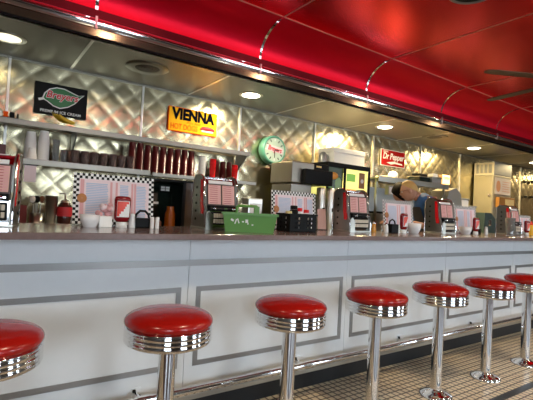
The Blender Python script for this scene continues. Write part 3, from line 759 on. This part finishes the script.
# stainless brewer with black head and two tall chrome cylinders
t = thing('coffee_brewer', 'stainless steel brewer with a black dispensing head left of the lit display case', 'brewer', (3.2,3.83,BT))
b = MB(); b.box(-.15,.17,.06,.45,0,.6,SHELF,.01); b.build('body', t)
b = MB(); b.box(-.16,.40,-.0,.45,.74,.86,SHELF,.01) if False else b.box(-.17,.17,.03,.46,.605,.86,SHELF,.012); b.build('hood', t)
b = MB(); b.box(.0,.45,-.02,.40,.59,.77,BLACK,.012) if False else b.box(.175,.42,.03,.42,.6,.78,BLACK,.01); b.box(-.02,.42,-.04,.025,.6,.78,BLACK,.01); b.build('black_head', t)
b = MB(); b.box(.175,.42,.05,.4,.785,.87,BLACK,.008); b.box(.22,.3,.045,.049,.82,.84,mat('display_amber',(.9,.6,.2),.4)); b.build('control_top', t)
for x, lb in ((3.49,'left of the two tall chrome cylinders under the black brewer head'),(3.645,'right of the two tall chrome cylinders under the black brewer head')):
    t = thing('chrome_dispenser', lb, 'dispenser', (x,3.85,BT), 0, 'tall chrome cylinders under the brewer')
    b = MB(); b.lathe([(.052,0),(.055,.01),(.055,.56),(.05,.575),(.02,.58)], TRIM, 28); b.build('cylinder', t)
    b = MB(); b.box(-.012,.012,-.075,-.055,.28,.33,BLACK,.004); b.build('tap', t)
# lit display case
t = thing('lit_display_case', 'black framed display case glowing yellow behind the third jukebox', 'display case', (3.98,3.9,BT))
b = MB(); b.box(-.35,.44,0,.5,.86,.92,BLACK,.006); b.box(-.35,.44,0,.5,.48,.5,BLACK); b.box(-.35,-.33,0,.02,.5,.86,BLACK); b.box(-.05,-.02,0,.02,.5,.86,BLACK); b.box(.42,.44,0,.02,.5,.86,BLACK)
b.box(-.35,.44,.45,.5,.0,.48,BLACK); b.box(-.35,.44,.05,.45,0,.48,GREYM); b.build('case_frame', t)
b = MB(); b.box(-.33,.42,.46,.47,.5,.86,GLOWY); b.build('lit_back_panel', t)
b = MB(); b.box(-.02,.42,.03,.035,.5,.86,GLOWY); b.build('lit_front_panel', t)
b = MB(); b.box(.02,.18,.026,.029,.7,.8,mat('panel_green',(.15,.4,.05),.5,emis=(.3,.6,.1),es=.5)); b.box(.25,.36,.026,.029,.62,.83,mat('panel_brown',(.3,.15,.05),.5)); b.ball((.31,.026,.72),.03,PWHITE,10,(1,.3,1)); b.box(.02,.2,.026,.029,.54,.6,mat('panel_orange',(.8,.4,.1),.5,emis=(1,.5,.15),es=.4)); b.build('printed_pictures', t)
b = MB()
b.box(-.33,-.05,.03,.034,.5,.86,mat('dark_green_picture',(.03,.06,.02),.3)); b.ball((-.22,.03,.75),.08,mat('picture_orange',(.7,.3,.03),.4),12,(1.1,.15,.6)); b.ball((-.13,.03,.65),.075,mat('picture_pale_green',(.3,.5,.25),.4),12,(.8,.15,1.2)); b.ball((-.28,.03,.62),.05,mat('picture_green',(.1,.25,.05),.4),12,(1,.15,1)); b.build('food_picture', t)
t = thing('white_carton', 'large white carton on top of the lit display case', 'carton', (4.08,4.12,BT+.92))
b = MB(); b.box(-.28,.30,-.14,.16,0,.15,FOAM,.006); b.build('carton_body', t)
b = MB(); b.box(-.285,.305,-.145,.165,.151,.21,FOAM,.006); b.build('lid', t)
tag(at(MB(),3.72,4.1,BT+.92).lathe([(.05,0),(.055,.1),(.03,.14),(.002,.15)], GREYM, 18).build('grey_pot'), 'small grey pot left of the white carton on the display case', 'pot')

# steel prep station with overshelf, things on it
t = thing('prep_station', 'steel prep station with an overshelf behind the man and the menus', 'prep station', (5.35,3.9,BT))
b = MB(); b.box(-.82,.85,-.05,.5,.78,.8,STEEL,.004); b.box(-.82,.85,-.06,-.04,.74,.82,STEEL,.004); b.build('overshelf', t)
for xx in (-.8,.81):
    for yy in (.0,.46): b = MB(); b.box(xx,xx+.025,yy,yy+.025,0,.779,STEEL); b.build('post', t)
b = MB(); b.box(-.78,.8,.05,.48,.0,.3,GREYM,.005); b.box(-.78,.8,.1,.44,.3,.33,BLACK,.005); b.box(-.78,.8,.44,.47,.33,.7,GREYM); b.build('unit_body', t)
b = MB(); b.box(-.6,-.52,-.064,-.061,.58,.68,PWHITE); b.box(-.61,-.51,-.06,.0,.57,.7,GREYM); b.build('switch_plate', t)
SH = BT+.8
tag(at(MB(),4.98,4.1,SH).box(-.12,.12,-.1,.1,0,.06,BEIGE,.02).build('bread_tray'), 'beige bread tray at the left end of the overshelf', 'tray')
tag(at(MB(),5.12,4.08,SH).ball((0,0,.075),.075,FOAM,14,(1.2,.9,1)).build('plastic_bag'), 'crumpled white plastic bag on the overshelf below the soda sign', 'bag')
tag(at(MB(),5.42,4.05,SH).box(-.13,.13,-.1,.1,0,.035,BROWN,.012).build('bun_pack'), 'flat pack of brown buns on the overshelf behind the dark haired person', 'bread')
def pan(label, x, y, w, h, mt):
    t = thing('food_pan', label, 'pan', (x,y,SH))
    b = MB(); b.prism([(-w/2+.02,0),(w/2-.02,0),(w/2,h),(-w/2,h)], -.1, .12, mt, 'y'); b.build('pan_body', t)
    b = MB(); b.box(-w/2-.01,w/2+.01,-.11,.13,h,h+.012,STEEL,.003); b.build('rim', t)
pan('dark food pan on the overshelf right above the blue shirted man', 5.72, 4.05, .28, .1, DGLASS)
pan('steel food pan at the right end of the overshelf', 6.03, 4.05, .26, .12, GREYM)
tag(at(MB(),5.74,4.06,SH+.113).box(-.1,.1,-.08,.08,0,.05,BLACK,.015).build('black_tray'), 'black tray stacked on the dark food pan', 'tray')
t = thing('slicer', 'dark machine with a curved hood on the back counter right of the prep station', 'machine', (6.55,4.0,BT))
b = MB(); b.box(-.25,.25,-.1,.3,0,.5,GREYM,.03); b.prism([(-.24,.5),(.24,.5),(.2,.7),(.05,.8),(-.15,.74)], -.05, .28, GREYM, 'y'); b.build('body', t)
b = MB(); b.box(-.16,.12,-.11,-.1,.25,.45,DGLASS,.0); b.build('glass_window', t)
t = thing('paper_notice', 'pale yellow notice sheets on the wall above the right jukebox', 'notice', (6.62,WY-.002,1.86))
b = MB(); b.box(-.2,.18,-.004,0,-.1,.1,BEIGE); b.build('sheet', t)
b = MB(); b.box(-.2,-.19,-.007,-.004,-.1,.1,BROWN); b.box(.17,.18,-.007,-.004,-.1,.1,BROWN); b.build('edge_tape', t)
tag(at(MB(),6.15,4.1,SH+.0).box(-.06,.06,-.05,.05,0.133,.2,PAPER,.004).build('white_box'), 'small white box stacked on the steel pan of the overshelf', 'box')
# white box stack / jars between prep station and cabinet
for i, (x, h, m_, lb) in enumerate(((6.98,.62,FOAM,'tall pale container standing below the small orange sign'),(7.225,.5,BEIGE,'beige container between the orange sign and the upright cabinet'))):
    t = thing('storage_container', lb, 'container', (x,4.1,BT))
    b = MB(); b.box(-.11,.11,-.1,.1,0,h,m_,.02); b.build('tub', t)
    b = MB(); b.box(-.12,.12,-.11,.11,h+.001,h+.03,GREYM,.008); b.build('lid', t)

# upright steel cabinet with louvred top
t = thing('upright_cabinet', 'tall stainless steel upright cabinet with a louvred vent and a door knob at the right', 'cabinet', (8.0,4.05,0))
PSTEEL = mat('pale_cabinet_steel', (.4,.37,.27), .4, .7)
b = MB(); b.box(0,.68,0,.38,.06,2.08,PSTEEL,.004); b.box(.03,.65,.03,.35,0,.06,BLACK); b.build('body', t)
b = MB(); b.box(-.02,-.002,.01,.37,.1,2.05,PSTEEL,.006); dr = b.build('door', t)
b = MB(); b.ball((-.045,.055,1.70), .025, CHROME, 12); b.tube([(-.02,.055,1.7),(-.04,.055,1.7)], .01, CHROME, 8); b.build('door_knob', dr)
b = MB(); b.box(.02,.68,0,.38,2.09,2.33,GREYM,.004); b.build('top_box', t)
b = MB(); b.box(.0,.018,0,.38,2.085,2.12,mat('pale_louvre',(.55,.5,.36),.5)); b.box(.0,.018,0,.38,2.29,2.325,MATS['pale_louvre']); b.box(0,.018,0,.04,2.12,2.29,MATS['pale_louvre']); b.box(0,.018,.34,.38,2.12,2.29,MATS['pale_louvre'])
for q in range(3): b.box(0,.018,.105+.078*q,.125+.078*q,2.12,2.29,MATS['pale_louvre'])
b.build('louvre', t)
b = MB(); b.box(.05,.64,-.006,-.001,1.73,2.04,mat('pale_notice',(.62,.55,.46),.5)); sn = b.build('front_notice', t)
b = MB(); at(b, .17,-.008,1.88, 0, PI/2); b.lathe([(.002,.001),(.1,.001)], mat('notice_orange',(.55,.25,.1),.5), 20, sx=.8, sy=1.1, caps=False); b.build('notice_emblem', sn)
b = MB()
for q in range(5): b.box(.32,.6-.03*(q%2),-.009,-.0065,1.79+.045*q,1.8+.045*q,MATS['notice_orange'])
b.build('notice_lines', sn)
t = thing('gold_box', 'brown and gold framed box hanging on the front of the upright cabinet', 'box', (8.08,3.97,1.48))
b = MB(); b.box(0,.6,0,.07,0,.19,mat('gold_brown',(.3,.14,.03),.35),.006); b.build('frame', t)
b = MB(); b.box(.22,.56,-.004,-.0005,.03,.16,mat('gold_pale',(.72,.55,.25),.4)); b.build('front_label', t)
for (x, z, lb) in ((10.1,2.13,'upper left'),(10.44,2.15,'upper right'),(10.13,1.80,'lower left'),(10.47,1.81,'lower right')):
    tag(at(MB(),x,WY,z).box(-.035,.035,-.05,0,-.03,.03,BLACK,.01).build('wall_hook'), 'dark hook on the far right wall, %s of the four' % lb, 'hook', 'dark hooks on the far wall')
t = thing('dark_machine', 'dark machine standing in front of the right wall behind the last jukebox', 'machine', (7.47,3.9,BT))
b = MB(); b.prism([(-.12,0),(.35,0),(.35,.25),(.1,.42),(-.12,.42)], -.05, .35, mat('dark_teal_metal',(.04,.07,.07),.4), 'y'); b.build('body', t)
b = MB(); b.box(0,.1,-.06,-.051,.2,.3,CHROME,.01); b.build('dial', t)

# ------------------------------------------------------------------ people
def skin_obj(name, chains, mt, parent=None, sub=2, root=0, join=None):
    # chains: list of (verts [(pos, radius or (rx,ry))], edges) sharing one vertex list
    vs, es, rr = chains
    me = D.meshes.new(name); me.from_pydata([tuple(v) for v in vs], es, []); o = D.objects.new(name, me); C.objects.link(o)
    sk = o.modifiers.new('s', 'SKIN'); sk.use_smooth_shade = True; sk.branch_smoothing = .4
    sd = o.modifiers.new('d', 'SUBSURF'); sd.levels = sub; sd.render_levels = sub
    for i, v in enumerate(me.skin_vertices[0].data):
        r = rr[i]; v.radius = r if isinstance(r, tuple) else (r, r); v.use_root = (i == root)
    bpy.context.view_layer.update()
    ev = o.evaluated_get(bpy.context.evaluated_depsgraph_get()); m2 = D.meshes.new_from_object(ev)
    o.modifiers.clear(); o.data = m2; m2.name = name; D.meshes.remove(me)
    m2.materials.clear(); m2.materials.append(mt)
    for p_ in m2.polygons: p_.use_smooth = True; p_.material_index = 0
    if parent: o.parent = parent
    return o
def head_into(o, c, ang, tilt, mt, sc=1):
    """head facing -x rotated by ang about z; merged into mesh o"""
    b = MB(); b.M = Matrix.Translation(c) @ Matrix.Rotation(ang,4,'Z') @ Matrix.Rotation(tilt,4,'Y') @ Matrix.Scale(sc,4)
    vs = []; fs = []; n = 28; h = 20
    for i in range(h+1):
        a = PI*i/h
        for k in range(n):
            t = 2*PI*k/n
            x = -math.sin(a)*math.cos(t); y = math.sin(a)*math.sin(t); z = math.cos(a)
            X = x*.095; Y = y*.074; Z = z*.118
            if x < 0:   # face side: flatten, chin forward, brow, nose, lips
                X = x*.092
                if z < -.2: X -= .012*(-z-.2)*(-x); Y *= 1-.32*min(1,(-z-.2)/.8)
                nose = math.exp(-((y/.16)**2)-((z+.12)/.17)**2); X -= .026*nose
                brow = math.exp(-((z-.22)/.12)**2-(y/.6)**2); X -= .006*brow
                eye = math.exp(-(((abs(y)-.36)/.16)**2)-((z-.06)/.11)**2); X += .009*eye
                lip = math.exp(-((y/.28)**2)-((z+.46)/.07)**2); X -= .008*lip
                chin = math.exp(-((y/.3)**2)-((z+.8)/.16)**2); X -= .01*chin
            else:
                if z < -.3: X *= 1-.5*(-z-.3)
            vs.append((X,Y,Z))
    for i in range(h):
        for k in range(n):
            k2 = (k+1)%n; fs.append((i*n+k,(i+1)*n+k,(i+1)*n+k2,i*n+k2))
    b.add(vs, fs, mt, True)
    for s in (-1,1): b.ball((.005,s*.076,-.005), .03, mt, 10, (.7,.3,1.1))
    bm = bmesh.new(); bm.from_mesh(o.data)
    off = [bm.verts.new(v) for v in b.v]
    for f in b.f:
        try: q = bm.faces.new([off[i] for i in f]); q.smooth = True
        except Exception: pass
    bm.to_mesh(o.data); bm.free()
    return b.M
def hand_chain(vs, es, rr, wrist, d, side):
    """palm and five separate bent fingers growing from the wrist vertex"""
    w = Vector(vs[wrist]); d = Vector(d).normalized(); up = Vector((0,0,1)); lat = d.cross(up).normalized()*side
    palm = len(vs); vs.append(tuple(w+d*.05)); rr.append((.028,.015)); es.append((wrist,palm))
    kn = len(vs); vs.append(tuple(w+d*.08)); rr.append((.032,.013)); es.append((palm,kn))
    for i, L in enumerate((.065,.075,.07,.055)):
        o_ = (i-1.5)*.02; p0 = kn; q = w+d*.085+lat*o_
        for s_, dz in ((.35,-.004),(.7,-.016),(1.,-.036)):
            k = len(vs); vs.append(tuple(q+d*L*s_*.9+up*dz)); rr.append(.0085); es.append((p0,k)); p0 = k
    p0 = palm; q = w+d*.03+lat*-.03
    for s_ in (.5,1.):
        k = len(vs); vs.append(tuple(q-lat*.0+(d*.045-lat*.02)*s_+up*-.012*s_)); rr.append(.0095); es.append((p0,k)); p0 = k
def person(label, P, hy, headc, tilt, hair, shirtm, low, lean, bald, ang=0, hands=None, rz=0, hunch=False):
    """P: pelvis (x,y,z); facing -x; lean = horizontal offset of neck in -x"""
    t = thing('person', label, 'person', (P[0],P[1],0), rz)
    px, py, pz = 0, 0, P[2]; nz_ = headc[2]-.16
    nk = (headc[0]-P[0]+.045, headc[1]-P[1], nz_)
    if hunch: nz_ = headc[2]-.055; nk = (headc[0]-P[0]+.14, headc[1]-P[1], nz_)
    vs = []; es = []; rr = []
    def V(p, r, par=None):
        vs.append(p); rr.append(r)
        if par is not None: es.append((par, len(vs)-1))
        return len(vs)-1
    pel = V((0,0,pz), (.13,.16)); bel = V((nk[0]*.25,nk[1]*.3,pz+(nz_-pz)*.33), (.125,.15), pel); che = V((nk[0]*(.75 if hunch else .6),nk[1]*.7,pz+(nz_-pz)*(.8 if hunch else .72)), (.12,.17), bel)
    ne = V((nk[0]*.9,nk[1],nz_-.03), (.065,.075), che); hd = V((nk[0]-(.11 if hunch else .02),nk[1],nz_+(.02 if hunch else .07)), .055, ne)
    body_only = len(vs)
    arms = []
    for s in (-1,1):
        sh = V((nk[0]*.72,nk[1]+s*.17,nz_-(.05 if hunch else .09)), .06, che)
        el = V((nk[0]*.72+.0-.02,nk[1]+s*.24,nz_-.36), .042, sh)
        hx = hands[0]-P[0]; wr = V((hx+.09,nk[1]+s*.12,hands[1]+.02), .028, el)
        arms.append((sh,el,wr))
    for a_, s in zip(arms, (-1,1)): hand_chain(vs, es, rr, a_[2], (-1,-s*.25,-.12), s)
    for s in (-1,1):
        hp = V((0,s*.09,pz-.07), .1, pel); kn = V((-.02,s*.1,.5), .065, hp); an = V((.02,s*.11,.09), .042, kn); V((-.13,s*.12,.045), (.04,.035), an)
    body = skin_obj('body', (vs, es, rr), SKIN, t)
    M = head_into(body, (headc[0]-P[0],headc[1]-P[1],headc[2]), ang, tilt, SKIN)
    # shirt
    g = 1.13
    v2 = [vs[pel], vs[bel], vs[che], (nk[0]-(.045 if hunch else .02),nk[1],nz_+(.035 if hunch else .0))]; r2 = [(.15,.185),(.15,.18),((.165,.21) if hunch else (.14,.195)),(.09,.1)]; e2 = [(0,1),(1,2),(2,3)]
    for a_ in arms:
        i = len(v2); s_ = Vector(vs[a_[0]]); e_ = Vector(vs[a_[1]]); v2 += [tuple(s_), tuple(s_.lerp(e_,.55)), tuple(s_.lerp(e_,.95))]; r2 += [.078,.07,.066]; e2 += [(2,i),(i,i+1),(i+1,i+2)]
    skin_obj('shirt', (v2, e2, r2), shirtm, t)
    v3 = [(0,0,pz+.02),(0,0,pz-.03)]; r3 = [(.152,.188),(.15,.185)]; e3 = [(0,1)]
    for s in (-1,1):
        i = len(v3); v3 += [(0,s*.095,pz-.1),(-.02,s*.1,.5),(.02,s*.11,.12)]; r3 += [.118,.085,.07]; e3 += [(1,i),(i,i+1),(i+1,i+2)]
    skin_obj('trousers', (v3, e3, r3), low, t)
    # apron bib on the front of the chest
    b = MB(); ap = [(nk[0]*.6-.145,nz_-.13),(nk[0]*.25-.15,pz+.15),(-.16,pz-.05),(-.165,pz-.35)]
    vv = []; ff = []
    for (x, z) in ap:
        for k in range(7):
            y = (k-3)*.05; vv.append((x+.25*y*y*1.6-.006, y+nk[1]*.4, z))
    for i in range(3):
        for k in range(6): ff.append((i*7+k,i*7+k+1,(i+1)*7+k+1,(i+1)*7+k))
    nA = len(vv); vv += [(x-.004,y,z) for x,y,z in vv]; ff += [tuple(nA+q for q in reversed(f)) for f in ff]
    b.add(vv, ff, DGREY, True); b.build('apron', t)
    for s in (-1,1):
        b = MB(); b.box(-.19,.07,s*.115-.045,s*.115+.045,0,.03,BLACK,.01); b.box(-.1,.06,s*.115-.045,s*.115+.045,.03,.1,BLACK,.015); b.build('shoe', t)
    # hair cap following the skull
    b = MB(); b.M = M; vv = []; ff = []; n = 24; h = 12; gg = 1.06
    for i in range(h+1):
        for k in range(n):
            tt = 2*PI*k/n; back = (1+math.cos(tt))/2 if False else (1-math.cos(tt))/2   # 1 at the back (x>0)
            amax = (PI*(.42+.38*back) if not bald else PI*(.2+.42*back))
            a = amax*i/h
            x = -math.sin(a)*math.cos(tt); y = math.sin(a)*math.sin(tt); z = math.cos(a)
            g2 = gg+(.07 if not bald else .0)*(1+.3*math.sin(5*tt+3*a))+(.1*back if not bald else 0)
            vv.append((x*.097*g2, y*.076*g2, z*.12*g2))
    for i in range(h):
        for k in range(n):
            k2 = (k+1)%n; ff.append((i*n+k,(i+1)*n+k,(i+1)*n+k2,i*n+k2))
    b.add(vv, ff, hair, True); b.build('hair', t)
    b = MB(); b.M = M
    for s in (-1,1):
        b.ball((-.079,s*.028,.008), .011, PWHITE, 8); b.ball((-.088,s*.028,.008), .005, PBLACK, 8)
    b.build('eyes', t)
    b = MB(); b.M = M; b.ball((-.093,0,-.052), .014, mat('lips',(.5,.16,.13),.5), 8, (.4,1.3,.35)); b.build('mouth', t)
    return t, M
t, M = person('older man with thin sandy hair, glasses and blue shirt, bending over his work', (4.49,2.90,.97), 1, (4.135,2.90,1.51), -.3, HAIRG, BLUES, NAVY, .3, True, ang=-.3, hands=(4.05,1.12), rz=math.radians(-35), hunch=True)
b = MB(); b.M = M
for s in (-1,1): b.tube([(-.104,s*.028+.022*math.cos(a),.008+.018*math.sin(a)) for a in [2*PI*q/12 for q in range(12)]], .0018, BLACK, 6, True); b.tube([(-.1,s*.05,.012),(-.03,s*.077,.012),(.01,s*.08,.006)], .0018, BLACK, 6)
b.tube([(-.105,-.008,.01),(-.105,.008,.01)], .0018, BLACK, 6); b.build('glasses', t)
person('person with short black hair standing behind the menu, facing left beside the older man', (4.843,3.53,.93), 1, (4.663,3.53,1.525), -.1, HAIRK, DGREY, NAVY, .2, False, ang=-1.1, hands=(4.5,1.12), rz=math.radians(-30))

# ------------------------------------------------------------------ light
w = D.worlds.new('World'); bpy.context.scene.world = w; w.use_nodes = True
w.node_tree.nodes['Background'].inputs[0].default_value = (.75,.85,1,1); w.node_tree.nodes['Background'].inputs[1].default_value = .5
# ------------------------------------------------------------------ camera
cam = D.cameras.new('camera'); cam.sensor_width = 36; cam.lens = 36*420.25/533; cam.clip_start = .02
co = D.objects.new('camera', cam); C.objects.link(co)
r = Vector((0.81874646,-0.57169717,0.05307137)); u = Vector((-0.05668177,0.01150003,0.99832606)); d_ = Vector((0.57135051,0.82038411,0.0229892))
m = Matrix((r, u, -d_)).transposed().to_4x4(); m.translation = (0,0,1.2); co.matrix_world = m
bpy.context.scene.camera = co
vs_ = bpy.context.scene.view_settings
vs_.view_transform = 'Standard'; vs_.look = 'None'; vs_.exposure = 0; vs_.gamma = 1; vs_.use_curve_mapping = False
